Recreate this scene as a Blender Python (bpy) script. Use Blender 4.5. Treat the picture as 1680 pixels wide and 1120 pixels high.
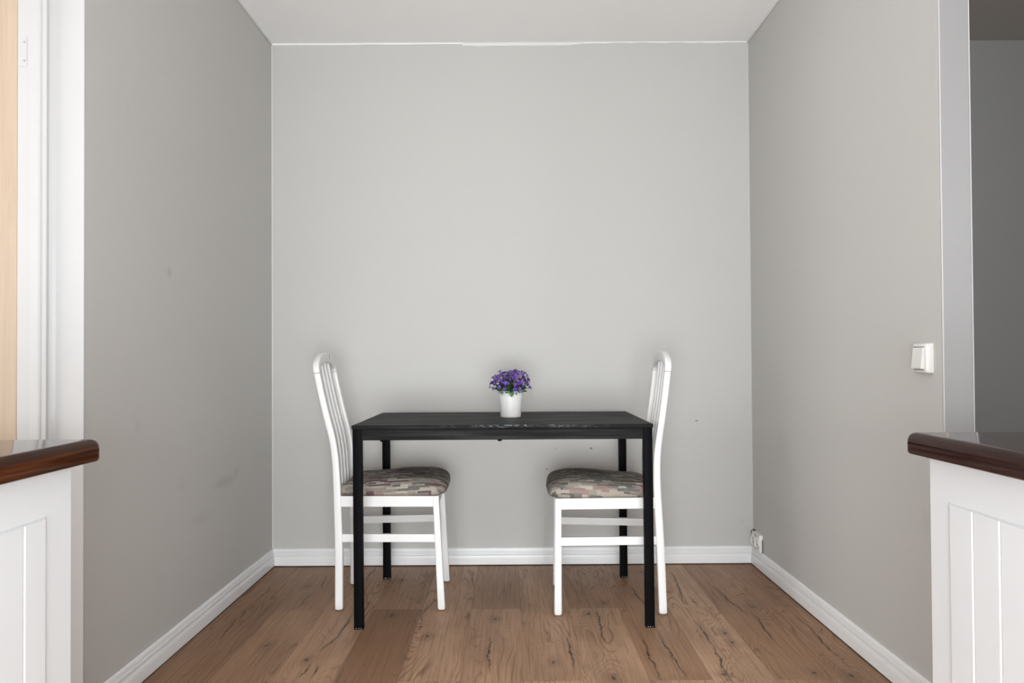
import bpy, bmesh, math, random
from mathutils import Vector, Matrix
for o in list(bpy.data.objects): bpy.data.objects.remove(o)
SC = bpy.context.scene
COL = SC.collection
random.seed(7)
PI = math.pi

# ------------------------------------------------------------------ camera
cam_d = bpy.data.cameras.new('camera'); cam = bpy.data.objects.new('camera', cam_d)
COL.objects.link(cam); SC.camera = cam
cam_d.sensor_width = 36.0; cam_d.sensor_fit = 'HORIZONTAL'
cam_d.lens = 1238.1 / 1680 * 36.0
cam_d.shift_x = 0.0
cam_d.shift_y = (571.34 - 560) / 1680.0
cam_d.clip_start = 0.05
def cam_matrix(pit, roll, yaw, h):
    # same axes as the fit: world (x, y, z) -> (X right, Y forward, Z up)
    cy, sy, cp, sp, cr, sr = math.cos(yaw), math.sin(yaw), math.cos(pit), math.sin(pit), math.cos(roll), math.sin(roll)
    R1 = Matrix(((cy, -sy, 0), (sy, cy, 0), (0, 0, 1)))
    R2 = Matrix(((1, 0, 0), (0, cp, sp), (0, -sp, cp)))
    R3 = Matrix(((cr, 0, -sr), (0, 1, 0), (sr, 0, cr)))
    R = R3 @ R2 @ R1
    C = Matrix(((1, 0, 0), (0, 0, 1), (0, -1, 0)))      # (X,Y,Z) -> camera (x, y up, -z forward)
    M = (C @ R).inverted().to_4x4()
    M.translation = (0, 0, h)
    return M
cam.matrix_world = cam_matrix(0.0139, 0.0060, 0.0019, 0.9798)

# ------------------------------------------------------------------ world, lights, exposure
w = bpy.data.worlds.new('daylight'); SC.world = w; w.use_nodes = True
w.node_tree.nodes['Background'].inputs[0].default_value = (0.75, 0.87, 1.0, 1)
w.node_tree.nodes['Background'].inputs[1].default_value = 1.0
def area(name, loc, target, sx, sy, power, color=(1, 1, 1)):
    d = bpy.data.lights.new(name, 'AREA'); d.shape = 'RECTANGLE'; d.size = sx; d.size_y = sy
    d.energy = power; d.color = color
    o = bpy.data.objects.new(name, d); COL.objects.link(o); o.location = loc
    o.rotation_euler = (Vector(target) - Vector(loc)).to_track_quat('-Z', 'Y').to_euler()
    return o
area('added_rear_light', (0.0, -1.53, .62), (0.0, 3, .60), 1.96, 1.15, 190, (0.94, 0.975, 1.0))  # unseen source, added low behind the camera to light the lower back wall
area('added_side_room_light', (-3.93, 0.55, 1.45), (0.0, 2.2, 1.3), 1.5, 1.3, 72, (1.0, 0.985, 0.965))  # unseen source, placed to brighten the right wall through the doorway
area('added_dim_room_light', (2.7, .07, 1.4), (2.2, 3.6, 1.3), .9, 1.2, 32, (1.0, 0.985, 0.96))  # added source, lifts the otherwise dark room beyond the right opening
SC.view_settings.view_transform = 'Standard'
SC.view_settings.look = 'None'
SC.view_settings.gamma = 1.0
SC.view_settings.exposure = 0.0
SC.view_settings.use_curve_mapping = False

# ------------------------------------------------------------------ helpers
class NT:
    def __init__(s, name):
        s.m = bpy.data.materials.new(name); s.m.use_nodes = True
        s.t = s.m.node_tree; s.b = s.t.nodes['Principled BSDF']
    def n(s, kind, **kw):
        nd = s.t.nodes.new(kind)
        for k, v in kw.items(): setattr(nd, k, v)
        return nd
    def put(s, sock, v):
        if isinstance(v, bpy.types.NodeSocket): s.t.links.new(v, sock)
        elif v is not None:
            if hasattr(sock.default_value, '__len__') and not hasattr(v, '__len__'): v = (v,) * 3
            if sock.type == 'RGBA' and len(v) == 3: v = (*v, 1)
            sock.default_value = v
    def m_(s, op, a, b=None, c=None, clamp=False):
        nd = s.n('ShaderNodeMath', operation=op, use_clamp=clamp)
        for i, v in enumerate((a, b, c)):
            if v is not None: s.put(nd.inputs[i], v)
        return nd.outputs[0]
    def v_(s, op, a, b=None, scale=None):
        nd = s.n('ShaderNodeVectorMath', operation=op)
        s.put(nd.inputs[0], a)
        if b is not None: s.put(nd.inputs[1], b)
        if scale is not None: s.put(nd.inputs['Scale'], scale)
        return nd.outputs['Value'] if op in ('LENGTH', 'DOT_PRODUCT', 'DISTANCE') else nd.outputs['Vector']
    def noise(s, vec, scale, detail=3, rough=.5, dist=0, col=False):
        nd = s.n('ShaderNodeTexNoise'); s.put(nd.inputs['Vector'], vec)
        for k, v in (('Scale', scale), ('Detail', detail), ('Roughness', rough), ('Distortion', dist)): nd.inputs[k].default_value = v
        return nd.outputs['Color' if col else 'Fac']
    def white(s, vec, col=False):
        nd = s.n('ShaderNodeTexWhiteNoise', noise_dimensions='3D'); s.put(nd.inputs['Vector'], vec)
        return nd.outputs['Color' if col else 'Value']
    def obj(s): return s.n('ShaderNodeTexCoord').outputs['Object']
    def geo(s): return s.n('ShaderNodeNewGeometry').outputs['Position']
    def sep(s, v):
        nd = s.n('ShaderNodeSeparateXYZ'); s.put(nd.inputs[0], v); return nd.outputs
    def com(s, x=0, y=0, z=0):
        nd = s.n('ShaderNodeCombineXYZ')
        for i, v in enumerate((x, y, z)): s.put(nd.inputs[i], v)
        return nd.outputs[0]
    def mix(s, f, a, b, mode='MIX'):
        nd = s.n('ShaderNodeMix', data_type='RGBA', blend_type=mode)
        s.put(nd.inputs[0], f); s.put(nd.inputs[6], a); s.put(nd.inputs[7], b)
        return nd.outputs[2]
    def ramp(s, f, stops, interp='LINEAR'):
        nd = s.n('ShaderNodeValToRGB'); cr = nd.color_ramp; cr.interpolation = interp
        while len(cr.elements) < len(stops): cr.elements.new(.5)
        for e, (p, c) in zip(cr.elements, stops):
            e.position = p; e.color = (*c, 1) if hasattr(c, '__len__') else (c, c, c, 1)
        s.put(nd.inputs[0], f); return nd.outputs[0]
    def rng(s, v, a, b, c=0., d=1., smooth=True):
        nd = s.n('ShaderNodeMapRange', interpolation_type='SMOOTHSTEP' if smooth else 'LINEAR')
        s.put(nd.inputs[0], v)
        for i, x in enumerate((a, b, c, d)): nd.inputs[i + 1].default_value = x
        return nd.outputs[0]
    def bump(s, h, strength=.3, dist=.002):
        nd = s.n('ShaderNodeBump'); s.put(nd.inputs['Height'], h)
        nd.inputs['Strength'].default_value = strength; nd.inputs['Distance'].default_value = dist
        s.t.links.new(nd.outputs[0], s.b.inputs['Normal'])
    def fin(s, base=None, rough=None, spec=None, **kw):
        if base is not None: s.put(s.b.inputs['Base Color'], base)
        if rough is not None: s.put(s.b.inputs['Roughness'], rough)
        if spec is not None: s.b.inputs['Specular IOR Level'].default_value = spec
        for k, v in kw.items(): s.put(s.b.inputs[k.replace('_', ' ')], v)
        return s.m

def paint(name, col, rough=.45, bump=.0, bscale=250, var=.0, spec=.5):
    t = NT(name); p = t.obj()
    base = col
    if var:
        f = t.noise(p, 2.3, 4, .6)
        base = t.mix(t.m_('MULTIPLY', t.rng(f, .3, .7), var), col, tuple(c * .88 for c in col))
    else:
        f = t.noise(p, 30, 3)
        base = t.mix(t.m_('MULTIPLY', f, .05), col, tuple(c * .9 for c in col))
    if bump: t.bump(t.noise(p, bscale, 3), bump, .0006)
    return t.fin(base, rough, spec)

def spots_material(name, col, spots, col2=None):
    """wall paint with faint roller texture; spots = (centre, (rx, ry, rz), strength, colour)"""
    t = NT(name); p = t.geo()
    base = t.mix(t.m_('MULTIPLY', t.noise(p, 1.7, 3, .5), .35), col, tuple(c * k for c, k in zip(col, (.965, .975, .985))))
    wp = t.v_('ADD', p, t.v_('SCALE', t.v_('SUBTRACT', t.noise(p, 22, 3, .6, col=True), (.5, .5, .5)), scale=.05))
    for c, r, k, sc, rag in spots:
        q = t.v_('DIVIDE', t.v_('SUBTRACT', wp if rag else p, c), r)
        d = t.v_('LENGTH', q)
        base = t.mix(t.rng(d, 1.0, .2, 0, k), base, sc)
    rough = t.noise(t.v_('MULTIPLY', p, (1, 1, .6)), 130, 3, .6)
    t.bump(rough, .22, .0009)
    return t.fin(base, .62, .35)

# materials -------------------------------------------------------------
WALL = (0.528, 0.519, 0.498)
gsp = (0.30, 0.29, 0.28); dark = (0.10, 0.09, 0.085)
M_wall_l = spots_material('grey_wall_paint_left', WALL, [
    ((-1.14, 2.525, 1.276), (.1, .026, .026), .32, gsp, False),
    ((-1.14, 3.02, .497), (.1, .16, .035), .30, gsp, True),
    ((-1.14, 3.14, .52), (.1, .04, .03), .25, gsp, True),
    ((-1.14, 2.78, .40), (.1, .14, .03), .16, gsp, True),
    ((-1.14, 2.62, .55), (.1, .05, .03), .12, gsp, True),
    ((-1.14, 2.31, .78), (.1, .03, .03), .10, gsp, False),
    ((-1.14, 2.25, 1.73), (.1, .004, .004), .5, dark, False),
    ((-1.14, 2.5, 1.94), (.1, .003, .003), .5, dark, False)])
M_wall_b = spots_material('grey_wall_paint_back', WALL, [
    ((.887, 3.61, .679), (.012, .1, .005), .8, dark, False),
    ((.382, 3.61, .551), (.010, .1, .006), .9, dark, False),
    ((.169, 3.61, .454), (.005, .1, .005), .9, dark, False),
    ((.215, 3.61, .551), (.004, .1, .004), .5, dark, False),
    ((.80, 3.61, .60), (.05, .1, .02), .06, gsp, True),
    ((1.10, 3.61, .20), (.012, .1, .012), .25, gsp, False)])
M_wall_r = spots_material('grey_wall_paint_right', WALL, [
    ((1.15, 2.10, .52), (.1, .03, .05), .12, gsp, True),
    ((1.15, 2.7, .35), (.1, .012, .012), .2, gsp, False)])
M_wall = spots_material('grey_wall_paint', WALL, [])
M_kit = paint('white_kitchen_wall_paint', (.82, .82, .81), .6)
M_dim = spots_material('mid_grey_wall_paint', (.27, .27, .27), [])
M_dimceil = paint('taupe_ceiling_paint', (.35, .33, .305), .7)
M_ceil = paint('white_ceiling_paint', (.93, .93, .925), .75, .15, 90, .12)
M_white = paint('white_gloss_trim_paint', (.82, .82, .815), .35, .0)
M_base = paint('white_baseboard_paint', (.80, .80, .80), .35, .06, 90)
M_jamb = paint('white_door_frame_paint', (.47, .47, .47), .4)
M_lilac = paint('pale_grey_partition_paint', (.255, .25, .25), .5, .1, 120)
M_part = paint('partition_edge_highlight', (.42, .415, .41), .5)  # lighter tone for the highlight painted along the partition edges
M_caulk = paint('off_white_caulk', (.72, .72, .70), .6, .4, 60)
M_cab = paint('white_cabinet_lacquer', (.67, .68, .69), .38)
M_plastic = paint('ivory_switch_plastic', (.70, .69, .66), .3)
M_socket = paint('aged_white_socket_plastic', (.72, .70, .66), .35)
M_hole = paint('dark_recess_shade', (.05, .04, .035), .5)  # dark tone for recesses and for painted shade at the socket
M_gap = paint('skirting_gap_shade', (.03, .02, .015), .9)
M_screw = paint('dull_steel_screw', (.35, .34, .32), .35)
t = NT('white_chair_lacquer'); p = t.obj()
cb = t.mix(t.rng(t.noise(p, 9, 4, .6), .62, .8, 0, .10), (.765, .765, .755), (.60, .57, .52))
t.bump(t.noise(t.v_('MULTIPLY', p, (40, 40, 300)), 1, 2), .03, .0004)
M_chair = t.fin(cb, .33)
M_chip = paint('chipped_paint_brown', (.16, .12, .09), .7)
M_felt = paint('brown_felt_glide', (.16, .10, .06), .9)
M_pot = paint('white_ceramic_glaze', (.68, .67, .65), .28)
M_inner = paint('pale_green_nursery_pot', (.48, .62, .60), .4)
M_soil = paint('dark_potting_soil', (.03, .02, .012), .95, .8, 300)

def wood_material(name, dark_c, mid_c, light_c, axis, freq=26, rough=.3, coat=0., lo=.3, hi=.7, bump=.1, spec=.3):
    t = NT(name); p = t.obj()
    s = [freq, freq, freq]; s[axis] = freq * .045
    q = t.v_('MULTIPLY', p, tuple(s))
    a = t.noise(q, 1.0, 5, .62, .6)
    s2 = [freq * 9] * 3; s2[axis] = freq * .25
    b = t.noise(t.v_('MULTIPLY', p, tuple(s2)), 1.0, 3, .6)
    f = t.m_('ADD', t.m_('MULTIPLY', a, .75), t.m_('MULTIPLY', b, .25))
    c = t.ramp(f, [(lo, dark_c), ((lo + hi) / 2, mid_c), (hi, light_c)])
    if bump: t.bump(b, bump, .0005)
    return t.fin(c, rough, spec, Coat_Weight=coat, Coat_Roughness=.12)
M_pine = wood_material('light_pine_veneer', (.37, .275, .20), (.44, .345, .26), (.49, .40, .31), 2, 22, .5, 0, .25, .75)
M_mahog = wood_material('dark_mahogany_stain', (.018, .005, .0016), (.034, .010, .0035), (.095, .024, .005), 1, 26, .075, .0, .33, .70, .03, .10)
M_mahog_r = wood_material('dark_walnut_stain', (.015, .006, .005), (.030, .011, .008), (.065, .020, .011), 1, 30, .085, .0, .33, .72, .03, .16)

# black brown table laminate
def table_mat(name, axis, wear=False, spec=.08, lift=1.0):
    t = NT(name); p = t.obj()
    s = [1., 1., 1.]; s[axis] = .03
    q = t.v_('MULTIPLY', p, tuple(s))
    a = t.noise(q, 95, 4, .65)
    big = t.noise(t.v_('MULTIPLY', p, (2.2, 5, 14)), 1.6, 4, .6, .8)
    f = t.m_('ADD', t.m_('MULTIPLY', a, .7), t.m_('MULTIPLY', big, .3))
    c = t.ramp(f, [(.32, (.0035, .0035, .0035)), (.5, (.008, .0078, .0078)), (.7, tuple(v * lift for v in (.026, .0255, .0255)))])
    rough = t.rng(f, .3, .7, .58, .44)
    if wear:                                     # rubbed whitish edge foil
        x, y, z = t.sep(p)
        wv = t.noise(t.v_('MULTIPLY', p, (1, 1, 3.0)), 70, 5, .75)
        msk = t.m_('MULTIPLY', t.rng(x, -.30, -.02), t.rng(x, .45, .12))
        msk = t.m_('MULTIPLY', msk, t.rng(wv, .50, .66))
        top = t.rng(z, .727, .737)
        c = t.mix(t.m_('MULTIPLY', msk, t.m_('MULTIPLY', top, .8)), c, (.36, .40, .45))
    t.bump(a, .18, .0005)
    return t.fin(c, rough, spec)
M_top = table_mat('black_brown_tabletop_grain', 0, False, .08, 1.9)
M_edge = table_mat('black_brown_table_edge', 0, True)
M_apron = table_mat('black_brown_apron_grain', 0)
M_apron_s = table_mat('black_brown_side_apron_grain', 1)
t = NT('black_powder_coated_metal'); p = t.obj()
sc = t.rng(t.noise(p, 55, 3, .7), .70, .76, 0, .25)
t.bump(t.noise(p, 320, 2), .12, .0004)
M_leg = t.fin(t.mix(sc, (.0035, .0035, .004), (.10, .10, .10)), .45, .03)
M_foot = paint('silver_foot_glint', (.45, .46, .48), .4)

# patchwork upholstery
t = NT('patchwork_upholstery'); p = t.obj()
x, y, z = t.sep(p)
yy = t.m_('MULTIPLY', t.m_('SIGN', y), t.m_('ADD', t.m_('ABSOLUTE', y), t.m_('SUBTRACT', .52, z)))
def cells(w, h, seed):
    row = t.m_('FLOOR', t.m_('DIVIDE', yy, h))
    off = t.white(t.com(row, seed, 0))
    u = t.m_('ADD', t.m_('DIVIDE', x, w), off)
    cell = t.m_('FLOOR', u)
    return t.com(cell, row, seed)
k1 = cells(.052, .0235, 3.0); k2 = cells(.031, .0135, 9.0); k3 = cells(.085, .0115, 17.0)
pal = [(0, (.40, .355, .30)), (.18, (.30, .275, .235)), (.34, (.185, .18, .16)), (.52, (.32, .205, .20)),
       (.63, (.125, .125, .115)), (.73, (.50, .445, .37)), (.85, (.135, .075, .085)), (.92, (.36, .32, .265))]
c1 = t.ramp(t.white(k1), pal, 'CONSTANT')
c2 = t.ramp(t.white(k2), pal, 'CONSTANT')
c3 = t.ramp(t.white(k3), [(0, (.14, .135, .122)), (.4, (.235, .215, .185)), (.72, (.115, .065, .07)), (.84, (.36, .315, .265))], 'CONSTANT')
pick2 = t.m_('GREATER_THAN', t.white(t.v_('ADD', k2, (0, 0, 5.0))), .62)
pick3 = t.m_('GREATER_THAN', t.white(t.v_('ADD', k3, (0, 0, 2.0))), .70)
c = t.mix(pick2, c1, c2); c = t.mix(pick3, c, c3)
wv = t.noise(t.v_('MULTIPLY', p, (1.6, 1, 1)), 520, 2, .7)
c = t.mix(t.rng(wv, .3, .75, 0, .35), c, (.10, .09, .08))
c = t.mix(t.rng(t.noise(p, 160, 2), .55, .8, 0, .25), c, (.6, .55, .48))
t.bump(wv, .35, .0008)
M_fab = t.fin(c, .9, .2, Sheen_Weight=.0)

# petals and leaves
def leafmat(name, a, b, trans):
    t = NT(name); p = t.geo()
    c = t.mix(t.rng(t.noise(p, 120, 2), .3, .7), a, b)
    return t.fin(c, .5, .4, Subsurface_Weight=.0)
M_petal = leafmat('violet_petals', (.075, .022, .22), (.17, .07, .40), .3)
M_petal2 = leafmat('deep_violet_petals', (.035, .010, .11), (.09, .03, .24), .3)
M_leafm = leafmat('green_leaves', (.012, .06, .012), (.035, .15, .028), .2)
M_stem = leafmat('green_stems', (.03, .09, .02), (.05, .13, .03), .2)
M_eye = paint('pale_flower_centre', (.55, .50, .45), .6)

# ---- oak laminate floor
CRACKS = [(-1.039,3.274,-1.045,3.096),(-1.04,3.032,-1.045,2.868),(-1.045,2.868,-1.027,2.681),(-.85,3.171,-.84,3.028),(-.834,3.421,-.823,3.269),(-.615,2.905,-.618,2.713),(-.618,2.713,-.649,2.563),(-.625,2.428,-.619,2.365),(-.649,2.444,-.662,2.351),(-.643,3.582,-.653,3.385),(-.333,2.789,-.336,2.76),(-.084,2.648,-.068,2.391),(.197,2.669,.195,2.419),(.33,2.943,.315,2.641),(.458,2.691,.449,2.321),(.522,2.717,.533,2.34),(.68,2.799,.684,2.584),(.684,2.584,.663,2.318),(.726,3.442,.691,3.018),(.729,3.087,.736,3.0),(.857,3.272,.896,2.885),(.922,2.884,.907,2.631),(1.077,2.851,1.06,2.394),(.512,3.24,.526,3.022),(-.182,3.441,-.168,3.274)]
KNOTS = [(-.893,3.285),(-.843,2.611),(-.67,2.486),(-.463,2.902),(-.3,2.687),(-.491,3.366),(-.064,2.858),(.369,3.042),(.754,2.699),(.757,2.608),(.655,2.348),(.947,2.98),(.939,2.354),(1.04,2.332),(.136,2.453),(.31,2.324),(.593,3.468),(.295,2.912)]
t = NT('oak_laminate_planks'); P = t.geo()
x, y, z = t.sep(P)
PW, PL, X0, Y0 = .1925, 1.33, -.545, 2.975
ui = t.m_('DIVIDE', t.m_('SUBTRACT', x, X0), PW)
ci = t.m_('FLOOR', ui); fu = t.m_('SUBTRACT', ui, ci)
par = t.m_('FLOORED_MODULO', ci, 2.0)
vi = t.m_('ADD', t.m_('DIVIDE', t.m_('SUBTRACT', y, Y0), PL), t.m_('MULTIPLY', par, .5))
ri = t.m_('FLOOR', vi); fv = t.m_('SUBTRACT', vi, ri)
pid = t.com(ci, ri, 4.0)
rnd = t.white(pid)
for (pc, pr, pv) in ((0, -1, .04), (1, -1, .72), (6, 0, .95), (-1, -1, .62), (-1, 0, .5), (3, -1, .8), (4, -1, .78), (7, 0, .3), (7, -1, .45), (5, -1, .7), (2, -1, .66), (-2, -1, .30), (-2, 0, .24), (-3, -1, .14), (-3, 0, .12), (8, 0, .2), (8, -1, .25), (0, 0, .3), (5, 0, .3), (4, 0, .22)):
    hit = t.m_('MULTIPLY', t.m_('COMPARE', ci, float(pc), .1), t.m_('COMPARE', ri, float(pr), .1))
    rnd = t.m_('ADD', t.m_('MULTIPLY', rnd, t.m_('SUBTRACT', 1.0, hit)), t.m_('MULTIPLY', hit, pv))
rcol = t.white(pid, True)
# local coordinates of every plank, shifted at random so no two share a figure
off = t.v_('SCALE', rcol, scale=37.0)
wx = t.noise(t.v_('ADD', t.v_('MULTIPLY', P, (6, 2.2, 1)), off), 1.0, 3, .55)
field = t.noise(t.v_('ADD', t.v_('MULTIPLY', P, (7.5, 1.05, 1)), off), 1.0, 2.2, .45, .35)
kn = None
P2 = t.v_('ADD', P, t.v_('SCALE', t.v_('SUBTRACT', t.noise(P, 26, 2, .5, col=True), (.5, .5, .5)), scale=.030))
for (kx, ky) in KNOTS:
    d = t.v_('LENGTH', t.v_('MULTIPLY', t.v_('SUBTRACT', P2, (kx, ky, 0)), (1, .55, 0)))
    kn = d if kn is None else t.m_('SMOOTH_MIN', kn, d, .02)
bulge = t.rng(kn, .11, 0, 0, .30)
fld = t.m_('ADD', field, bulge)
ring = t.m_('FRACT', t.m_('MULTIPLY', fld, 17.0))
ring = t.m_('ABSOLUTE', t.m_('SUBTRACT', ring, .5))
line = t.rng(ring, .20, .0)
streak = t.noise(t.v_('ADD', t.v_('MULTIPLY', P, (150, 3.5, 1)), off), 1.0, 3, .6)
fine = t.noise(t.v_('ADD', t.v_('MULTIPLY', P, (420, 14, 1)), off), 1.0, 2, .6)
amp = t.rng(t.noise(t.v_('ADD', t.v_('MULTIPLY', P, (9, 1.4, 1)), off), 1.0, 2), .42, .66, .08, 1.0)
tone = t.ramp(rnd, [(0, (.225, .115, .060)), (.22, (.325, .182, .100)), (.6, (.430, .252, .150)), (1, (.530, .335, .212))])
c = tone
c = t.mix(t.rng(wx, .35, .7, 0, .40), c, (.190, .105, .062))
c = t.mix(t.m_('MULTIPLY', t.m_('MULTIPLY', line, amp), .66), c, (.105, .050, .027))
c = t.mix(t.rng(streak, .45, .75, 0, .40), c, (.11, .058, .034))
c = t.mix(t.rng(fine, .5, .75, 0, .25), c, (.10, .055, .033))
c = t.mix(t.rng(kn, .040, .006, 0, .34), c, (.085, .046, .028))
c = t.mix(t.rng(t.m_('ADD', kn, t.m_('MULTIPLY', t.noise(P, 160, 2), .012)), .0150, .008, 0, .85), c, (.028, .016, .012))
cr = None
P3 = t.v_('ADD', P, t.v_('SCALE', t.v_('SUBTRACT', t.noise(P, 9, 3, .55, col=True), (.5, .5, .5)), scale=.042))
for (ax, ay, bx, by) in CRACKS:
    L2 = (bx - ax) ** 2 + (by - ay) ** 2
    pa = t.v_('SUBTRACT', P3, (ax, ay, 0))
    tt = t.m_('DIVIDE', t.v_('DOT_PRODUCT', pa, (bx - ax, by - ay, 0)), L2, clamp=True)
    d = t.v_('LENGTH', t.v_('MULTIPLY', t.v_('SUBTRACT', pa, t.v_('SCALE', (bx - ax, by - ay, 0), scale=tt)), (1, .2, 0)))
    # thin out towards both ends
    d = t.m_('ADD', d, t.m_('MULTIPLY', t.m_('ABSOLUTE', t.m_('SUBTRACT', tt, .5)), .0045))
    cr = d if cr is None else t.m_('MINIMUM', cr, d)
gate = t.noise(P, 38, 3, .6)
c = t.mix(t.m_('MULTIPLY', t.rng(cr, .012, .001, 0, .38), t.rng(gate, .3, .6, .5, 1)), c, (.07, .038, .024))
c = t.mix(t.m_('MULTIPLY', t.rng(cr, .0042, .0016, 0, .92), t.rng(gate, .36, .5, .25, 1)), c, (.022, .013, .010))
# plank joints
ed = t.m_('MULTIPLY', t.m_('MINIMUM', fu, t.m_('SUBTRACT', 1.0, fu)), PW)
ev = t.m_('MULTIPLY', t.m_('MINIMUM', fv, t.m_('SUBTRACT', 1.0, fv)), PL)
jd = t.m_('MINIMUM', ed, ev)
c = t.mix(t.rng(jd, .0013, .0004, 0, .45), c, (.07, .04, .026))
t.bump(t.m_('ADD', t.rng(jd, 0, .0015), t.m_('MULTIPLY', streak, -.25)), .15, .0006)
M_floor = t.fin(c, t.rng(streak, .3, .7, .42, .52), .28)

# ------------------------------------------------------------------ geometry helpers
def link(name, bm, mats, parent=None, smooth=30, bevel=None):
    bmesh.ops.recalc_face_normals(bm, faces=bm.faces)
    me = bpy.data.meshes.new(name); bm.to_mesh(me); bm.free()
    for m in (mats if isinstance(mats, (list, tuple)) else [mats]): me.materials.append(m)
    o = bpy.data.objects.new(name, me); COL.objects.link(o)
    if smooth:
        me.shade_smooth(); me.set_sharp_from_angle(angle=math.radians(smooth))
    if bevel:
        b = o.modifiers.new('edge_round', 'BEVEL'); b.width = bevel; b.segments = 2; b.limit_method = 'ANGLE'
        b.angle_limit = math.radians(40); b.harden_normals = False
    if parent: o.parent = parent
    return o
def box(bm, x0, x1, y0, y1, z0, z1, mi=0):
    vs = [bm.verts.new(p) for p in ((x0,y0,z0),(x1,y0,z0),(x1,y1,z0),(x0,y1,z0),(x0,y0,z1),(x1,y0,z1),(x1,y1,z1),(x0,y1,z1))]
    fs = []
    for f in ((0,3,2,1),(4,5,6,7),(0,1,5,4),(1,2,6,5),(2,3,7,6),(3,0,4,7)):
        q = bm.faces.new([vs[i] for i in f]); q.material_index = mi; fs.append(q)
    return fs
def boxes(name, lst, mat, parent=None, bevel=None):
    bm = bmesh.new()
    for b in lst: box(bm, *b)
    return link(name, bm, mat, parent, 30, bevel)
def loft(bm, rings, close_ring=True, caps=True, mi=0):
    vr = [[bm.verts.new(p) for p in r] for r in rings]
    n = len(vr[0])
    for a, b in zip(vr, vr[1:]):
        for i in range(n if close_ring else n - 1):
            j = (i + 1) % n
            f = bm.faces.new((a[i], a[j], b[j], b[i])); f.material_index = mi
    if caps:
        for r in (vr[0], vr[-1]):
            f = bm.faces.new(r); f.material_index = mi
    return vr
def section(c, ax, ay, w, d, r, k=3):
    """rounded rectangle ring around c in the plane ax, ay"""
    c, ax, ay = Vector(c), Vector(ax), Vector(ay); pts = []
    r = min(r, w / 2 - 1e-5, d / 2 - 1e-5)
    for q, (sx, sy) in enumerate(((1, 1), (-1, 1), (-1, -1), (1, -1))):
        for i in range(k + 1):
            a = PI / 2 * (q + i / k)
            pts.append(c + ax * (sx * (w / 2 - r) + r * math.cos(a)) + ay * (sy * (d / 2 - r) + r * math.sin(a)))
    return pts
def lathe(bm, prof, n=40, c=(0, 0), mi=0, caps=False):
    rings = [[(c[0] + r * math.cos(2 * PI * i / n), c[1] + r * math.sin(2 * PI * i / n), z) for i in range(n)] for r, z in prof]
    return loft(bm, rings, True, caps, mi)
def thing(name, label, cat, loc=(0, 0, 0), rz=0, group=None):
    o = bpy.data.objects.new(name, None); COL.objects.link(o); o.empty_display_size = .1
    o.location = loc; o.rotation_euler = (0, 0, rz); o['label'] = label; o['category'] = cat
    if group: o['group'] = group
    return o
def struct(o): o['kind'] = 'structure'; return o

# ------------------------------------------------------------------ room shell
XL, XR, YB, H = -1.1406, 1.1505, 3.6095, 2.4994
LX = -1.318            # far side of the left partition
RX = 1.231             # far side of the right partition
fl = boxes('floor', [(-4.0, 4.2, -1.7, YB + .1, -.05, 0)], M_floor); struct(fl)
struct(boxes('ceiling', [(-4.0, RX + .1, -1.7, YB + .1, H, H + .06)], M_ceil))
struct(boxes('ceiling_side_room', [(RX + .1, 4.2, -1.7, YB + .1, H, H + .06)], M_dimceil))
struct(boxes('wall_back', [(XL - .0, XR + .0, YB, YB + .1, 0, H)], M_wall_b))
struct(boxes('wall_left', [(LX, XL, 2.0262, YB + .1, 0, H)], M_wall_l))
struct(boxes('wall_right', [(XR, RX, 2.0095, YB + .1, 0, H)], M_wall_r))
# pale painted face of the partition end at the right opening
struct(boxes('trim_1', [(XR + .0035, RX + .0005, 2.0062, 2.0095, 0, 2.06)], M_lilac, None, .0012))
struct(boxes('trim_2', [(XR - .0006, XR + .0035, 2.0058, 2.0105, 0, 2.06)], M_part))  # lighter strip, painted highlight on the room-side corner
struct(boxes('trim_13', [(RX - .0018, RX + .0015, 2.0045, 2.010, 0, 2.06)], M_part))  # lighter strip, painted highlight on the outer corner
struct(boxes('trim_3', [(XR - .0010, XR, 2.0115, 2.0320, 0, 2.06)], M_wall))
# kitchen walls behind the counters and the header over each opening
KL, KR = -1.34, 1.33
struct(boxes('wall_kitchen_left', [(KL - .1, KL, -1.7, 1.20, 0, H)], M_kit))
struct(boxes('wall_header_left', [(KL - .1, XL, 1.20, 2.0262, 2.06, H)], M_kit))
struct(boxes('wall_kitchen_right', [(KR, KR + .1, -1.7, 1.33, 0, H)], M_kit))
struct(boxes('wall_header_right', [(XR, KR + .1, 1.33, 2.0095, 2.06, H)], M_kit))
struct(boxes('wall_kitchen_rear', [(KL, KR, -1.7, -1.6, 2.15, H), (KL, -1.0, -1.7, -1.6, 0, 2.15), (1.0, KR, -1.7, -1.6, 0, 2.15)], M_kit))
struct(boxes('wall_side_room_left', [(-4.1, -4.0, 1.35, YB + .1, 0, H), (-4.1, -4.0, -.6, -.25, 0, H), (-4.1, -4.0, -.25, 1.35, 0, .8), (-4.1, -4.0, -.25, 1.35, 2.15, H),
                                     (-4.0, LX, YB, YB + .1, 0, H)], M_kit))
struct(boxes('wall_side_room_rear', [(-4.0, KL - .1, -.6, -.5, 0, H)], M_kit))
struct(boxes('wall_side_room_right', [(RX, 4.1, YB, YB + .1, 0, H), (4.1, 4.2, 0, YB + .1, 0, H), (KR + .1, 2.2, -.1, 0, 0, H), (3.2, 4.1, -.1, 0, 0, H), (2.2, 3.2, -.1, 0, 0, .75), (2.2, 3.2, -.1, 0, 2.05, H)], M_dim))
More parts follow.
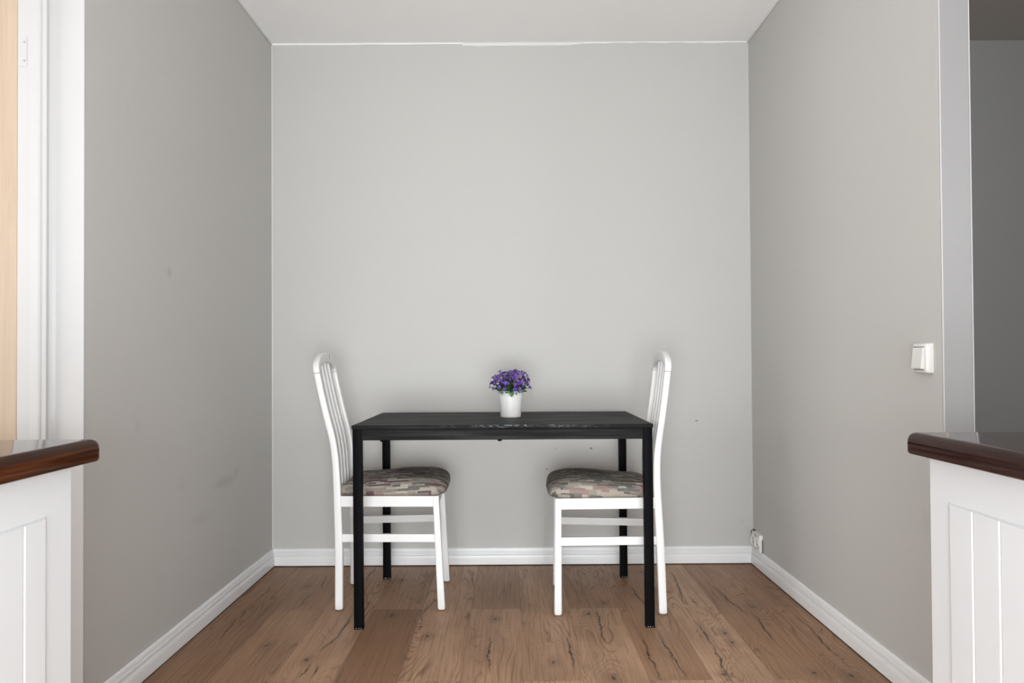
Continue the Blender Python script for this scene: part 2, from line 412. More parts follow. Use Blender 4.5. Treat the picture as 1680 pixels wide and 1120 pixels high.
# unseen window frames, put in to go with the added area lights
def unseen_window(name, x0, x1, y, z0, z1):
    f = boxes(name, [(x0, x1, y, y + .06, z0, z0 + .05), (x0, x1, y, y + .06, z1 - .05, z1), (x0, x0 + .05, y, y + .06, z0 + .05, z1 - .05),
                     (x1 - .05, x1, y, y + .06, z0 + .05, z1 - .05)], M_white)
    struct(f)
    return f
unseen_window('unseen_window_1', -1.0, 1.0, -1.68, .0, 2.15)
bm = bmesh.new()
for y0, y1, z0, z1 in ((-.25, 1.35, .8, .85), (-.25, 1.35, 2.1, 2.15), (-.25, -.2, .85, 2.1), (1.3, 1.35, .85, 2.1), (.53, .57, .85, 2.1)): box(bm, -4.09, -4.03, y0, y1, z0, z1)
struct(link('unseen_window_2', bm, M_white))

unseen_window('unseen_window_3', 2.2, 3.2, -.08, .75, 2.05)

# ---- doorway on the left: lining with stop, hinge plate, open pine door
def prism_xy(name, pts, z0, z1, mat, parent=None, smooth=30):
    bm = bmesh.new()
    loft(bm, [[(x, y, z0) for x, y in pts], [(x, y, z1) for x, y in pts]])
    return link(name, bm, mat, parent, smooth)
Yj = 2.0262
lin = [(XL, Yj), (XL, Yj - .006), (XL - .001, Yj - .0072), (-1.198, Yj - .0072), (-1.212, Yj - .0082), (-1.222, Yj - .0115), (-1.2285, Yj - .0175),
       (-1.2300, Yj - .0240), (-1.2315, Yj - .0255), (-1.2400, Yj - .0262), (-1.2425, Yj - .0240), (-1.2440, Yj - .0240), (-1.2465, Yj - .0268), (-1.2515, Yj - .0275),
       (-1.2535, Yj - .0258), (-1.2540, Yj - .0205), (-1.278, Yj - .0195), (-1.2790, Yj - .0090), (LX, Yj - .0085), (LX, Yj)]
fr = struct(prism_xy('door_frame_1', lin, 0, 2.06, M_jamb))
fr.name = 'trim_4'
hg = boxes('hinge_plate', [(-1.3165, -1.2935, Yj - .0098, Yj - .0083, 1.772, 1.852)], M_jamb, fr, .0004)
bm = bmesh.new()
for zz in (1.788, 1.838):
    lathe_r = [[(-1.3005 + r * math.cos(a * PI / 6), Yj - .0098 - d, zz + r * math.sin(a * PI / 6)) for a in range(12)] for r, d in ((.0032, 0), (.0030, .0009), (.0012, .0011))]
    loft(bm, lathe_r)
link('screw', bm, M_screw, hg)
# pine door leaf swung open into the left room
door = struct(boxes('door_1', [(-2.12, LX - .003, 2.022, 2.062, .006, 2.05)], M_pine, None, .002))
bm = bmesh.new()
hp = [(-2.06, 1.965), (-2.06, 1.955)]
loft(bm, [section((-2.05, 2.022 - d, 1.02), (1, 0, 0), (0, 0, 1), .045, .16, .012) for d in (0, .006)])
loft(bm, [section((-2.05, 2.016 - d, 1.05), (1, 0, 0), (0, 0, 1), .018, .018, .009) for d in (0, .045)])
loft(bm, [section((-2.055 + d, 1.968, 1.05), (0, 1, 0), (0, 0, 1), .014, .018, .007) for d in (0, .11)])
link('door_handle', bm, M_screw, door)

# ---- baseboards with their moulded profile
BP = [(0, .0835), (.0035, .0835), (.0065, .0815), (.0085, .0775), (.0092, .0715), (.0058, .0692), (.0062, .0668), (.0108, .0645), (.0118, .0600), (.0110, .0560),
      (.0062, .0538), (.0066, .0512), (.0126, .0485), (.0140, .0440), (.0146, .0390), (.0150, .0330), (.0152, .0070), (.0138, .0042), (0, .0042)]
def baseboard(name, p0, p1, nrm, m0, m1, mat=M_base):
    """p0->p1 along the wall, nrm into the room, m0/m1: mitre slope at each end"""
    p0, p1, nrm = Vector(p0), Vector(p1), Vector(nrm); d = (p1 - p0).normalized()
    rings = []
    L = (p1 - p0).length; n = max(2, int(L / .25))
    for i in range(n + 1):
        base = p0 + d * (L * i / n)
        sh = m0 if i == 0 else (m1 if i == n else 0)
        rings.append([base + nrm * tk + d * (sh * tk) + Vector((0, 0, z)) for tk, z in BP])
    bm = bmesh.new(); loft(bm, rings)
    return struct(link(name, bm, mat, None, 24))
baseboard('baseboard_back', (XL, YB, 0), (XR, YB, 0), (0, -1, 0), 1, -1)
baseboard('baseboard_left', (XL, 2.0262, 0), (XL, YB, 0), (1, 0, 0), 0, -1)
baseboard('baseboard_right', (XR, 2.035, 0), (XR, YB, 0), (-1, 0, 0), 0, -1)
struct(boxes('trim_5', [(XL, XR, YB - .0155, YB, .0003, .0042), (XL, XL + .0135, 2.03, YB - .0155, .0003, .0042), (XR - .0135, XR, 2.04, YB - .0155, .0003, .0042)], M_gap))  # dark filler strips, shade of the gap under the baseboards put into colour

# ---- ragged caulk and paint lines where the walls meet ceiling and each other
def ragged(name, x0, x1, hfun, th, mat, n=160):
    bm = bmesh.new(); rr = []
    for i in range(n + 1):
        x = x0 + (x1 - x0) * i / n; h = hfun(x)
        rr.append([(x, YB, H), (x, YB - th, H), (x, YB - th, H - h + .001), (x, YB - th * .5, H - h), (x, YB, H - h)])
    loft(bm, rr); return struct(link(name, bm, mat, None, 40))
rs = random.Random(3)
jit = [rs.uniform(-1, 1) for _ in range(400)]
def wob(x, k, a):
    q = (x + 3) * k; i = int(q); f = q - i; return a * (jit[i % 400] * (1 - f) + jit[(i + 1) % 400] * f)
ragged('trim_6', XL, -.222, lambda x: .0085 + wob(x, 9, .0012), .006, M_white)
ragged('trim_7', -.222, .36, lambda x: (.0155 if x < .28 else .0155 - (x - .28) * .12) + wob(x, 14, .0018), .0025, M_caulk)
ragged('trim_8', .36, XR, lambda x: .0055 + wob(x, 24, .0022), .005, M_white)
struct(boxes('trim_9', [(XL, XL + .006, 2.03, YB, H - .0075, H)], M_caulk, None, .002))
struct(boxes('trim_10', [(XR - .006, XR, 2.03, YB, H - .0075, H)], M_caulk, None, .002))
struct(boxes('trim_11', [(XL, XL + .0045, YB - .002, YB, .084, H - .01)], M_caulk, None, .001))
struct(boxes('trim_12', [(XR - .0015, XR, YB - .006, YB, .084, H - .01)], M_caulk, None, .0005))

# ------------------------------------------------------------------ counters
def worktop(name, label, side, xe, y1, mat):
    """long slab with a bullnose passage edge; side -1 = left of the aisle"""
    T0, T1 = .8125, .85
    y0, back = -1.55, side * 1.335
    # cross section from the back to the nose, x measured outwards from the aisle edge
    nose = []
    R = .0165
    for i in range(9):
        a = PI / 2 * i / 8
        nose.append((R * (1 - math.sin(a)), T1 - R * (1 - math.cos(a))))          # top quarter: (R,T1)->(0,T1-R)
    for i in range(5):
        a = PI / 2 * i / 4; r2 = .006
        nose.append((r2 * (1 - math.cos(a)), T0 + r2 * (1 - math.sin(a))))
    W = abs(back - xe)
    prof = [(W, T1)] + nose + [(W, T0)]
    bm = bmesh.new(); rings = []
    # the far end is rounded the same way: shrink the profile towards it
    for k in range(9):
        a = PI / 2 * k / 8
        yy_ = y1 - R * (1 - math.sin(a)); sh = R * (1 - math.cos(a))
        if k == 0: yy_ = y1
        ring = []
        e = R * (1 - math.sin(PI / 2 * k / 8))
        rings.append((y1 - R + R * math.cos(a), a))
    out = []
    for yv, a in reversed(rings):
        top_drop = R * (1 - math.sin(PI / 2 - a)) if a > 0 else 0
        out.append((yv, top_drop))
    rr = []
    for yv, drop in [(y0, 0)] + [(y1 - R, 0)]:
        rr.append([(xe + side * u, yv, z) for u, z in prof])
    for k in range(1, 9):
        a = PI / 2 * k / 8
        yv = y1 - R + R * math.sin(a); drop = R * (1 - math.cos(a))
        rr.append([(xe + side * (u + drop * .55), yv, min(z, T1 - drop)) for u, z in prof])
    loft(bm, rr)
    o = link(name, bm, mat, None, 35); o['label'] = label; o['category'] = 'worktop'; o['group'] = 'kitchen worktops'
    return o
worktop('worktop', 'reddish dark brown stained wood worktop with rounded edge, at left in front of the doorway', -1, -.690, 1.278, M_mahog)
worktop('worktop', 'dark walnut brown wood worktop with rounded edge, at right in front of the light switch', 1, .681, 1.308, M_mahog_r)

def cabinet(label, side, xf, y1, stile, groove0, gstep, ztop):
    """run of floor cupboards; front face at xf, far end at y1, front made of grooved frame doors"""
    root = thing('base_cabinet', label, 'cabinet', (0, 0, 0), 0, 'white base cabinets')
    y0 = -1.55; back = side * 1.322; s = side
    a, b = sorted((xf + s * .022, back))
    boxes('body', [(a, b, y0, y1 - .001, .10, ztop - .004)], M_cab, root, .001)
    a, b = sorted((xf + s * .06, back))
    boxes('plinth', [(a, b, y0, y1 - .03, 0, .10)], M_cab, root)
    a, b = sorted((xf + s * .10, back))
    boxes('spacer_rail', [(a, b, y0, y1 - .04, ztop - .004, .8125)], M_cab, root)
    W = .62; n = 0; yy_ = y1
    while yy_ - W > y0 - .2:
        ye = yy_; ys = max(yy_ - W, y0)
        zt, zb = ztop, .105; rail = .066
        zi = ztop - rail
        P = lambda u, y, z: (xf + s * u, y, z)
        bm = bmesh.new()
        # frame: outer slab with a hole, then stepped bevel into a grooved panel
        def quad(*p): bm.faces.new([bm.verts.new(q) for q in p])
        yo0, yo1 = ys + .0012, ye; yi0, yi1 = yo0 + stile, yo1 - stile
        zi0 = zb + rail
        quad(P(0, yo0, zb), P(0, yo1, zb), P(0, yi1, zi0), P(0, yi0, zi0))
        quad(P(0, yi0, zi), P(0, yi1, zi), P(0, yo1, zt), P(0, yo0, zt))
        quad(P(0, yo0, zb), P(0, yi0, zi0), P(0, yi0, zi), P(0, yo0, zt))
        quad(P(0, yi1, zi0), P(0, yo1, zb), P(0, yo1, zt), P(0, yi1, zi))
        # outer edges
        o4 = [(yo0, zb), (yo1, zb), (yo1, zt), (yo0, zt)]
        for (ya, za), (yb, zb_) in zip(o4, o4[1:] + o4[:1]):
            quad(P(0, ya, za), P(0, yb, zb_), P(.0205, yb, zb_), P(.0205, ya, za))
        quad(*[P(.0205, ya, za) for ya, za in o4])
        # bevelled step down to the panel
        dep, wd = -.0032, .0032
        i4 = [(yi0, zi0), (yi1, zi0), (yi1, zi), (yi0, zi)]
        j4 = [(yi0 + wd, zi0 + wd), (yi1 - wd, zi0 + wd), (yi1 - wd, zi - wd), (yi0 + wd, zi - wd)]
        for k in range(4):
            m = (k + 1) % 4
            quad(P(0, *i4[k]), P(0, *i4[m]), P(dep, *j4[m]), P(dep, *j4[k]))
        # panel with vertical V grooves
        ya, yb = yi0 + wd, yi1 - wd; za, zb2 = zi0 + wd, zi - wd
        g = groove0 - (y1 - ye); cuts = []
        while g > ya + .01:
            if g < yb - .01: cuts.append(g)
            g -= gstep
        pts = [(yb, dep)]
        for g in cuts:
            hw = .0030
            pts += [(g + hw, dep), (g + .0012, dep + .0032), (g - .0012, dep + .0032), (g - hw, dep)]
        pts.append((ya, dep))
        for (p_, d_), (q_, e_) in zip(pts, pts[1:]):
            quad(P(d_, p_, za), P(e_, q_, za), P(e_, q_, zb2), P(d_, p_, zb2))
        bmesh.ops.remove_doubles(bm, verts=bm.verts, dist=1e-5)
        link('door', bm, M_cab, root, 20)
        yy_ -= W
    return root
cabinet('white grooved panel base cabinet under the reddish brown worktop at left', -1, -.720, 1.238, .069, 1.115, .062, .8065)
cabinet('white grooved panel base cabinet under the walnut brown worktop at right', 1, .7155, 1.291, .0585, 1.169, .065, .8075)

# ------------------------------------------------------------------ table
TX, TY, TR = -.0314, 2.7525, -.0005
tb = thing('dining_table', 'black brown rectangular dining table with square metal legs between the two white chairs', 'table', (TX, TY + .335, 0), TR)
bm = bmesh.new()
hx, hy = .550, .335
box(bm, -hx, hx, -hy, hy, .7265, .740)
for f in bm.faces:
    f.material_index = 0 if abs(f.normal.z) > .5 or f.calc_center_median().z > .7399 else 1
link('tabletop', bm, [M_top, M_edge], tb, 30, .0012)
lw = .0325
legs_off = {(-1, -1): (.0035, 0), (1, -1): (.004, 0), (-1, 1): (.002, 0), (1, 1): (.0025, 0)}
for (sx, sy), (lean, _) in legs_off.items():
    cx, cy = sx * (hx - .003 - lw / 2), sy * (hy - .003 - lw / 2)
    bm = bmesh.new()
    loft(bm, [section((cx + lean * (1 - z / .7265), cy, z), (1, 0, 0), (0, 1, 0), lw, lw, .0025) for z in (.004, .7265)])
    lg = link('leg', bm, M_leg, tb, 35)
    bm = bmesh.new()
    loft(bm, [section((cx + lean, cy, z), (1, 0, 0), (0, 1, 0), lw + e, lw + e, .003) for z, e in ((0, -.001), (.0012, .0008), (.006, .0008))])
    fo = link('foot_cap', bm, M_leg, lg, 35)
    bm = bmesh.new()
    for q in range(3):
        xx = cx + lean - .009 + q * .0085 + random.uniform(-.002, .002); wq = random.uniform(.002, .005)
        box(bm, xx, xx + wq, cy - lw / 2 - .0008, cy - lw / 2 - .0003, .0035, .0055)
    link('foot_glint', bm, M_foot, lg, 30)  # small pale boxes, painted shine at the bottom of each leg
ix = hx - .003 - lw
for sy in (-1, 1):
    y0, y1 = sorted((sy * (hy - .006), sy * (hy - .026)))
    ap = boxes('apron', [(-ix, ix, y0, y1, .6855, .7262)], M_apron, tb, .0008)
    for xx in (-ix + .075, -.01, ix - .075):
        bm = bmesh.new(); lathe(bm, [(.002, .679), (.007, .6805), (.009, .683), (.009, .6856)], 20, (xx, sy * (hy - .016)), 0, True)
        link('bolt', bm, M_leg, ap, 40)
for sx in (-1, 1):
    x0, x1 = sorted((sx * (hx - .006), sx * (hx - .026)))
    boxes('side_apron', [(x0, x1, -hy + .003 + lw, hy - .003 - lw, .6855, .7262)], M_apron_s, tb, .0008)

# ------------------------------------------------------------------ chairs
def interp(tab, z):
    """smooth (Catmull-Rom) lookup of x for height z"""
    if z <= tab[0][0]: return tab[0][1]
    if z >= tab[-1][0]: return tab[-1][1]
    for i in range(len(tab) - 1):
        if tab[i][0] <= z <= tab[i + 1][0]: break
    z0, a = tab[i]; z1, b = tab[i + 1]; h = z1 - z0; u = (z - z0) / h
    m0 = (b - tab[i - 1][1]) / (z1 - tab[i - 1][0]) if i > 0 else (b - a) / h
    m1 = (tab[i + 2][1] - a) / (tab[i + 2][0] - z0) if i + 2 < len(tab) else (b - a) / h
    return (2*u**3 - 3*u*u + 1)*a + (u**3 - 2*u*u + u)*h*m0 + (-2*u**3 + 3*u*u)*b + (u**3 - u*u)*h*m1
def make_chair(label, loc, rz, prof, fx_top, fx_bot, hb, hf, chips):
    """local +x = front of the seat; hb/hf half widths at back and front (leg centres)"""
    root = thing('dining_chair', label, 'chair', loc, rz, 'white dining chairs at the table')
    X = lambda z: interp(prof, z)
    def axis(z):
        d = Vector((X(z + .004) - X(z - .004), 0, .008)).normalized()
        return Vector((d.z, 0, -d.x)), d
    def dep(z): return .0305 - .006 * min(1, max(0, (z - .35) / .45))
    zj = .9285
    for s in (-1, 1):
        bm = bmesh.new(); rr = []
        zs = [0.0058, .010] + [.03 + (zj - .032) * i / 44 for i in range(45)]
        for k, z in enumerate(zs):
            ax, d = axis(z); dd = dep(z) - (.006 if k == 0 else 0); ww = .0255 - (.006 if k == 0 else 0)
            yy_ = s * (hb + (0.0 if z > .4 else (.4 - z) * .006))
            rr.append(section((X(z), yy_, z), ax, (0, 1, 0), dd, ww, .0055))
        loft(bm, rr); lg = link('rear_leg', bm, M_chair, root, 40)
        bm = bmesh.new(); lathe(bm, [(.0115, 0), (.0125, .002), (.0125, .006)], 20, (X(0), s * (hb + .0024)), 0, True)
        link('glide', bm, M_felt, lg, 40)
        # front leg
        bm = bmesh.new(); rr = []
        for k, z in enumerate((.006, .011, .10, .25, .40, .447)):
            xx = fx_bot + (fx_top - fx_bot) * z / .447; k2 = .0285 - .0045 * z / .447 - (.006 if k == 0 else 0)
            rr.append(section((xx, s * hf, z), (1, 0, 0), (0, 1, 0), k2, k2, .004))
        loft(bm, rr); lg = link('front_leg', bm, M_chair, root, 40)
        bm = bmesh.new(); lathe(bm, [(.0105, 0), (.011, .002), (.011, .006)], 20, (fx_bot, s * hf), 0, True)
        link('glide', bm, M_felt, lg, 40)
        # side rail and stretcher, from rear leg to front leg
        def bar(name, z0, z1, th, outset):
            zm = (z0 + z1) / 2; xa = X(zm) + dep(zm) / 2 - .002
            xb = fx_bot + (fx_top - fx_bot) * zm / .447 - .0125 + .001
            ya, yb = s * (hb + outset), s * (hf + outset)
            rr = []
            for q in (0, 1):
                xx, yv = (xa, ya) if q == 0 else (xb, yb)
                rr.append([(xx, yv - s * th / 2 , z0 + .001), (xx, yv + s * (th / 2 - .001), z0), (xx, yv + s * th / 2, z0 + .001),
                           (xx, yv + s * th / 2, z1 - .001), (xx, yv + s * (th / 2 - .001), z1), (xx, yv - s * th / 2, z1 - .001)])
            bm = bmesh.new(); loft(bm, rr); link(name, bm, M_chair, root, 30)
        bar('side_rail', .4055, .4475, .020, .001)
        bar('stretcher', .2675, .2990, .018, 0)
    # front and rear seat rails
    boxes('front_rail', [(fx_top - .010, fx_top + .010, -hf + .0115, hf - .0115, .4055, .4475)], M_chair, root, .001)
    xr = X(.43)
    boxes('rear_rail', [(xr - .010, xr + .010, -hb + .0125, hb - .0125, .4055, .4475)], M_chair, root, .001)
    # arched top rail: closed ring of sections from one post top to the other
    rise_o, rise_i = 1.0085 - zj, .9665 - zj
    bm = bmesh.new(); rr = []; N = 44
    wo, wi = hb + .01275, hb - .01275
    E = 2.08
    for i in range(N + 1):
        a = PI * i / N; ca, sa = math.cos(a), math.sin(a)
        f = lambda v, e: math.copysign(abs(v) ** (2 / e), v)
        po = (wo * f(ca, E), zj + .0012 + rise_o * f(sa, E)); pi_ = (wi * f(ca, E), zj + .0012 + rise_i * f(sa, E))
        ring = []
        D = .0245 + .003 * sa
        for (u, v) in ((.0, -.36), (.05, -.46), (.14, -.5), (.86, -.5), (.95, -.46), (1, -.36), (1, .36), (.95, .46), (.86, .5), (.14, .5), (.05, .46), (0, .36)):
            yv = pi_[0] + (po[0] - pi_[0]) * u; zv = pi_[1] + (po[1] - pi_[1]) * u
            ax, d = axis(min(zv, .985))
            ring.append(Vector((X(zv), yv, zv)) + ax * (v * D))
        rr.append(ring)
    loft(bm, rr); arch = link('top_rail', bm, M_chair, root, 42)
    # chipped paint marks
    if chips:
        bm = bmesh.new()
        for (yv, zv, rx_, rz_) in chips:
            c0 = X(zv) + .0141
            rs_ = random.Random(int(zv * 1e4)); pts = []
            for q in range(9):
                a = 2 * PI * q / 9; k = rs_.uniform(.55, 1)
                pts.append((c0, yv + rx_ * k * math.cos(a), zv + rz_ * k * math.sin(a)))
            loft(bm, [pts, [(p_[0] - .0012, p_[1], p_[2]) for p_ in pts]])
        link('paint_chip', bm, M_chip, arch, 30)
    # three flat curved slats
    for yv in (-.064, 0, .064):
        bm = bmesh.new(); rr = []
        zt = zj + rise_i * (1 - abs(yv / wi) ** E) ** (1 / E) + .004
        for i in range(40):
            z = .430 + (zt - .430) * i / 39; ax, d = axis(z)
            rr.append(section((X(z), yv, z), ax, (0, 1, 0), .0125, .0205, .005))
        loft(bm, rr); link('slat', bm, M_chair, root, 40)
    # cushion: rounded trapezoid, domed
    xb_, xf_ = X(.46) + .012, fx_top + .029
    def outline(ins, z, dome=0, n=9):
        pts = []
        wb, wf = hb + .012 - ins, hf + .016 - ins
        x0, x1 = xb_ + ins * .55, xf_ - ins * 1.0
        cs = [(x1, wf, .055, 0), (x0, wb, .028, 1), (x0, -wb, .028, 2), (x1, -wf, .055, 3)]
        for cx, cyv, r, q in cs:
            r = max(.006, r - ins * .3)
            sx = 1 if q in (0, 3) else -1; sy = 1 if q in (0, 1) else -1
            for i in range(n + 1):
                a = PI / 2 * (q + i / n)
                px = cx - sx * r + r * math.cos(a); py = cyv - sy * r + r * math.sin(a)
                pts.append((px, py))
        # bow the front edge a little, subdivide the straights
        full = []
        for i, (ax_, ay_) in enumerate(pts):
            bx_, by_ = pts[(i + 1) % len(pts)]
            L = math.hypot(bx_ - ax_, by_ - ay_); k = max(1, int(L / .03)) if L > .04 else 1
            for q in range(k):
                full.append((ax_ + (bx_ - ax_) * q / k, ay_ + (by_ - ay_) * q / k))
        full2 = []
        for (px, py) in full:
            f_ = max(0, (px - x0) / (x1 - x0))
            px += .010 * f_ ** 4 * (1 - (py / max(wf, .01)) ** 2)
            full2.append((px, py, z))
        return full2
    levels = [(.010, .4478), (.002, .4505), (-.004, .4580), (-.0065, .4680), (-.005, .4790), (.001, .4890), (.011, .4980), (.026, .5060), (.046, .5120), (.075, .5165), (.11, .5195), (.145, .5210)]
    # use fixed vertex count from the outermost outline and shrink it towards the middle
    ref = outline(0, 0); cxm = (xb_ + xf_) / 2
    bm = bmesh.new(); rr = []
    for ins, z in levels:
        ring = []
        for (px, py, _) in ref:
            sx_ = 1 - ins / ((xf_ - xb_) / 2); sy_ = 1 - ins / (hf + .0)
            back = max(0, min(1, (cxm + .05 - px) / .2))
            zz = z - (z - .448) * .16 * back
            ring.append((cxm + (px - cxm) * sx_, py * sy_, zz))
        rr.append(ring)
    vr = loft(bm, rr, True, False)
    bm.faces.new(vr[0]);
    top = vr[-1]; cv = bm.verts.new((cxm, 0, .5195))
    for i in range(len(top)): bm.faces.new((top[i], top[(i + 1) % len(top)], cv))
    link('seat_cushion', bm, M_fab, root, 60)
    return root
profL = [(0, -.194), (.244, -.194), (.433, -.199), (.493, -.201), (.576, -.2055), (.623, -.2105), (.683, -.221), (.742, -.2365), (.838, -.259), (.924, -.277), (.957, -.2835), (1.01, -.292)]
profR = [(0, -.189), (.251, -.181), (.437, -.172), (.506, -.1695), (.576, -.170), (.623, -.173), (.681, -.1805), (.739, -.1895), (.833, -.203), (.921, -.2135), (.949, -.217), (1.01, -.222)]
make_chair('white slat back dining chair left of the table, chipped paint on its arched top', (-.488, 3.143, 0), .033, profL, .186, .207, .166, .187,
           [(.055, .993, .006, .010), (.048, .984, .004, .006)])
make_chair('white slat back dining chair right of the table, facing left', (.395, 3.068, 0), PI - .045, profR, .208, .212, .161, .187, [])

# ------------------------------------------------------------------ potted bellflower
pl = thing('potted_bellflower', 'small violet bellflower plant in a white pot on the black table', 'potted plant', (-.001, 3.130, .740))
bm = bmesh.new()
lathe(bm, [(.0, .003), (.038, .003), (.0405, .0), (.0420, .0015), (.0425, .006), (.0470, .050), (.0512, .0845), (.0522, .0850), (.0525, .0880), (.0518, .0888), (.0528, .0895), (.0538, .0945), (.0552, .0950),
           (.0556, .0975), (.0545, .0990), (.0525, .0985), (.0510, .0900), (.0460, .050), (.0410, .008), (0, .007)], 64)
link('pot', bm, M_pot, pl, 50)
bm = bmesh.new()
lathe(bm, [(.038, .01), (.0455, .085), (.0470, .1055), (.0485, .1065), (.0480, .1080), (.0455, .1075), (.0440, .095), (.040, .05)], 48, (0, 0), 0, False)
link('nursery_pot', bm, M_inner, pl, 50)
bm = bmesh.new(); rr = []
for r_, z_ in ((.0435, .094), (.034, .098), (.02, .1), (.004, .101)):
    rr.append([(r_ * math.cos(a * PI / 14), r_ * math.sin(a * PI / 14), z_ + random.uniform(-.0015, .0015)) for a in range(28)])
loft(bm, rr); link('soil', bm, M_soil, pl, 60)
rp = random.Random(21)
def frame(n, up=Vector((0, 0, 1))):
    n = Vector(n).normalized(); a = n.orthogonal().normalized(); b = n.cross(a); return a, b, n
tips = []
tries = 0
while len(tips) < 98 and tries < 9000:
    tries += 1
    th = rp.uniform(0, 2 * PI); ph = math.acos(rp.uniform(-.12, 1))
    rx_, rz_ = .079, .080
    k = rp.uniform(.86, 1.07)
    p_ = Vector((rx_ * math.sin(ph) * math.cos(th) * k, rx_ * math.sin(ph) * math.sin(th) * k, .120 + rz_ * math.cos(ph) ** .68 * k * .90)) if math.cos(ph) > 0 else \
         Vector((rx_ * math.sin(ph) * math.cos(th) * k, rx_ * math.sin(ph) * math.sin(th) * k, .122 + .06 * math.cos(ph)))
    if p_.z < .112: continue
    if all((p_ - q[0]).length > .0105 for q in tips):
        n_ = Vector((p_.x, p_.y, (p_.z - .10) * .9)) + Vector((rp.uniform(-.03, .03), rp.uniform(-.03, .03), rp.uniform(-.01, .03)))
        tips.append((p_, n_.normalized()))
# stems
bm = bmesh.new()
for p_, n_ in tips:
    b0 = Vector((p_.x * .28, p_.y * .28, .098)); pts = []
    for i in range(6):
        u = i / 5; q = b0.lerp(p_ - n_ * .006, u); q.z += .012 * math.sin(PI * u) * (1 if p_.z > .13 else .6); pts.append(q)
    rr = []
    for i, q in enumerate(pts):
        d = (pts[min(i + 1, 5)] - pts[max(i - 1, 0)]).normalized(); a, b, _ = frame(d)
        rr.append([q + (a * math.cos(k * 2 * PI / 5) + b * math.sin(k * 2 * PI / 5)) * .0007 for k in range(5)])
    loft(bm, rr)
link('stems', bm, M_stem, pl, 60)
# leaves: small heart shaped blades, most of them low
bm = bmesh.new()
def leaf(bm, c, d, n, L):
    d = d.normalized(); s = d.cross(n).normalized(); n = s.cross(d).normalized()
    outl = [(-.08, .0), (-.02, .34), (.18, .50), (.45, .46), (.72, .27), (1, 0)]
    mid = [bm.verts.new(c + d * (u * L) - n * (.10 * L * (1 if 0 < u < 1 else 0)) ) for u, v in outl]
    for sg in (-1, 1):
        ed_ = [mid[0]] + [bm.verts.new(c + d * (u * L) + s * (sg * v * L) - n * (.18 * L * u * u)) for u, v in outl[1:-1]] + [mid[-1]]
        for i in range(len(outl) - 1):
            vs = [mid[i], mid[i + 1], ed_[i + 1], ed_[i]]
            vs = [v for j, v in enumerate(vs) if v not in vs[:j]]
            if len(vs) > 2: bm.faces.new(vs)
for i in range(330):
    th = rp.uniform(0, 2 * PI)
    if i < 190: rr_, z_ = rp.uniform(.034, .064), rp.uniform(.104, .134)
    else: rr_, z_ = rp.uniform(.01, .062), rp.uniform(.125, .172)
    if i >= 190: rr_ = min(rr_, .064 * math.sqrt(max(.05, 1 - ((z_ - .115) / .075) ** 2)))
    c_ = Vector((rr_ * math.cos(th), rr_ * math.sin(th), z_))
    d_ = Vector((math.cos(th) + rp.uniform(-.6, .6), math.sin(th) + rp.uniform(-.6, .6), rp.uniform(-.5, .5)))
    n_ = Vector((rp.uniform(-.4, .4) + math.cos(th) * .5, rp.uniform(-.4, .4) + math.sin(th) * .5, 1))
    leaf(bm, c_, d_, n_, rp.uniform(.010, .017))
for (lx, lz, L) in ((.006, .099, .015), (.0105, .104, .011), (-.002, .104, .011), (.024, .102, .009), (-.034, .106, .012)):   # a few hanging over the rim, one in front
    leaf(bm, Vector((lx, -math.sqrt(max(0, .058 ** 2 - lx ** 2)), lz)), Vector((rp.uniform(-.2, .2), -.15, -1)), Vector((0, -1, .2)), L)
fo = link('foliage', bm, M_leafm, pl, 60)
# star flowers: two prototypes, then copies
def flower_mesh(mat, open_):
    bm = bmesh.new(); rr = [(0, .0005, .0009), (.0028, .0035, .0014)]
    lathe(bm, [(.0004, -.006), (.0014, -.0045), (.0022, -.001), (.0026, .0012), (.0010, .0)], 10, (0, 0), 0)
    for k in range(5):
        a = 2 * PI * k / 5; ca, sa = math.cos(a), math.sin(a)
        pts = []
        for (u, v, h) in ((.0014, .0016, 0), (.0045, .0032, .0018), (.0078, .0026, .0022), (.0112, .0, .0022 - .002 * open_)):
            hh = h + u * (.45 - .35 * open_)
            pts.append((u, v, hh))
        L_ = []; R_ = []
        for (u, v, h) in pts:
            L_.append(bm.verts.new((u * ca - v * sa, u * sa + v * ca, h)))
            R_.append(bm.verts.new((u * ca + v * sa, u * sa - v * ca, h)) if v else L_[-1])
        M_ = [bm.verts.new((u * ca, u * sa, h - .0006)) for u, v, h in pts[:-1]] + [L_[-1]]
        for i in range(3):
            for S in (L_, R_):
                vs = [M_[i], M_[i + 1], S[i + 1], S[i]]
                vs = [v for j, v in enumerate(vs) if v not in vs[:j]]
                bm.faces.new(vs)
    me = bpy.data.meshes.new('flower'); 
    eye = lathe(bm, [(.0009, .0), (.0011, .003), (.0004, .0048)], 6, (0, 0), 1, True)
    bmesh.ops.recalc_face_normals(bm, faces=bm.faces)
    bm.to_mesh(me); bm.free(); me.materials.append(mat); me.materials.append(M_eye); me.shade_smooth()
    return me
protos = [flower_mesh(M_petal, 1.0), flower_mesh(M_petal2, .45), flower_mesh(M_petal, .6)]
for i, (p_, n_) in enumerate(tips):
    me = protos[0 if rp.random() < .5 else (1 if rp.random() < .5 else 2)]
    o = bpy.data.objects.new('flower', me); COL.objects.link(o); o.parent = pl
    o.location = p_; q = n_.to_track_quat('Z', 'Y'); o.rotation_mode = 'QUATERNION'
    from mathutils import Quaternion
    o.rotation_quaternion = q @ Quaternion((0, 0, 1), rp.uniform(0, 2 * PI))
    k = rp.uniform(.9, 1.22); o.scale = (k, k, k)

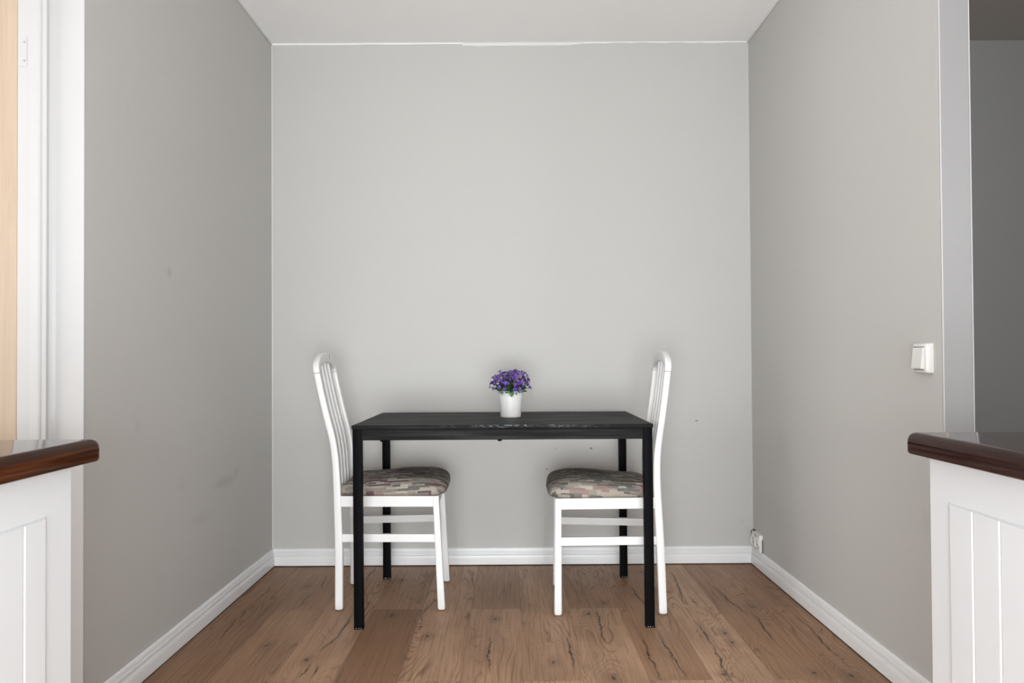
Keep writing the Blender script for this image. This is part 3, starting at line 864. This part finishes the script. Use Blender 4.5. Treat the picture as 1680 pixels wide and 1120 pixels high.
# ------------------------------------------------------------------ light switch on the right wall
sw = thing('light_switch', 'ivory white rocker light switch on the right wall above the worktop', 'light switch', (XR, 2.087, .975))
bm = bmesh.new()
loft(bm, [section((-d, 0, 0), (0, 1, 0), (0, 0, 1), w_, h_, r_, 5) for d, w_, h_, r_ in ((0, .0720, .0835, .006), (.013, .0715, .083, .007), (.0175, .069, .0805, .008), (.0195, .0645, .076, .008))])
link('cover_frame', bm, M_plastic, sw, 35)
bm = bmesh.new()                 # rocker, pressed in at the top and standing proud at the bottom
y0_, y1_ = -.0235, .0275
pts = lambda yv: [(-.0185, yv, .0300), (-.0210, yv, .0300), (-.0228, yv, .0270), (-.0285, yv, -.0262), (-.0272, yv, -.0300), (-.0185, yv, -.0300)]
loft(bm, [pts(y0_), pts(y1_)]); link('rocker', bm, M_plastic, sw, 25, .0009)
for za, zb in ((.0300, .0318), (-.0322, -.0303)):
    boxes('shadow_gap', [(-.0199, -.0190, -.0240, .0280, za, zb)], M_hole, sw)

# ------------------------------------------------------------------ old double wall socket on the skirting, in the corner
so = thing('wall_socket', 'old white double wall socket resting on the baseboard in the back right corner', 'wall socket', (XR, 3.526, .1235))
bm = bmesh.new()
loft(bm, [section((-d, 0, 0), (0, 1, 0), (0, 0, 1), w_, h_, r_, 4) for d, w_, h_, r_ in ((0, .118, .0800, .004), (.012, .117, .0795, .004), (.0165, .112, .075, .006))])
hs = link('housing', bm, M_socket, so, 35)
for yc in (-.028, .028):
    bm = bmesh.new()
    rings = [[(-d, yc + r * math.cos(a * PI / 16), r * math.sin(a * PI / 16)) for a in range(32)] for r, d in ((.0270, .0164), (.0270, .0215), (.0245, .0225), (.0225, .0215), (.0205, .0170), (.0010, .0168))]
    loft(bm, rings, True, True)
    oi = link('outlet', bm, M_socket, so, 40)
    bm = bmesh.new()
    for zc in (-.0095, .0095):
        loft(bm, [[(-d, yc + .0032 * math.cos(a * PI / 6), zc + .0032 * math.sin(a * PI / 6)) for a in range(12)] for d in (.0168, .0175)])
    box(bm, -.0222, -.0172, yc - .0235, yc - .0195, -.012, .012)
    link('contact_hole', bm, M_hole, oi, 40)
boxes('centre_gap_shade', [(-.0172, -.0160, -.0035, .0035, -.034, .036)], M_hole, so)  # dark strip, shade of the middle gap put in as colour
boxes('broken_corner', [(-.0172, -.0160, .047, .059, .026, .0385)], M_hole, so)
boxes('side_shadow', [(-.004, 0, -.0605, -.0590, -.0395, .0200)], M_hole, so)  # dark strip on the wall, painted shadow along the near edge
boxes('dark_top_strip', [(-.010, 0, .040, .0590, .0400, .0435)], M_hole, so)  # dark strip on the wall above the housing
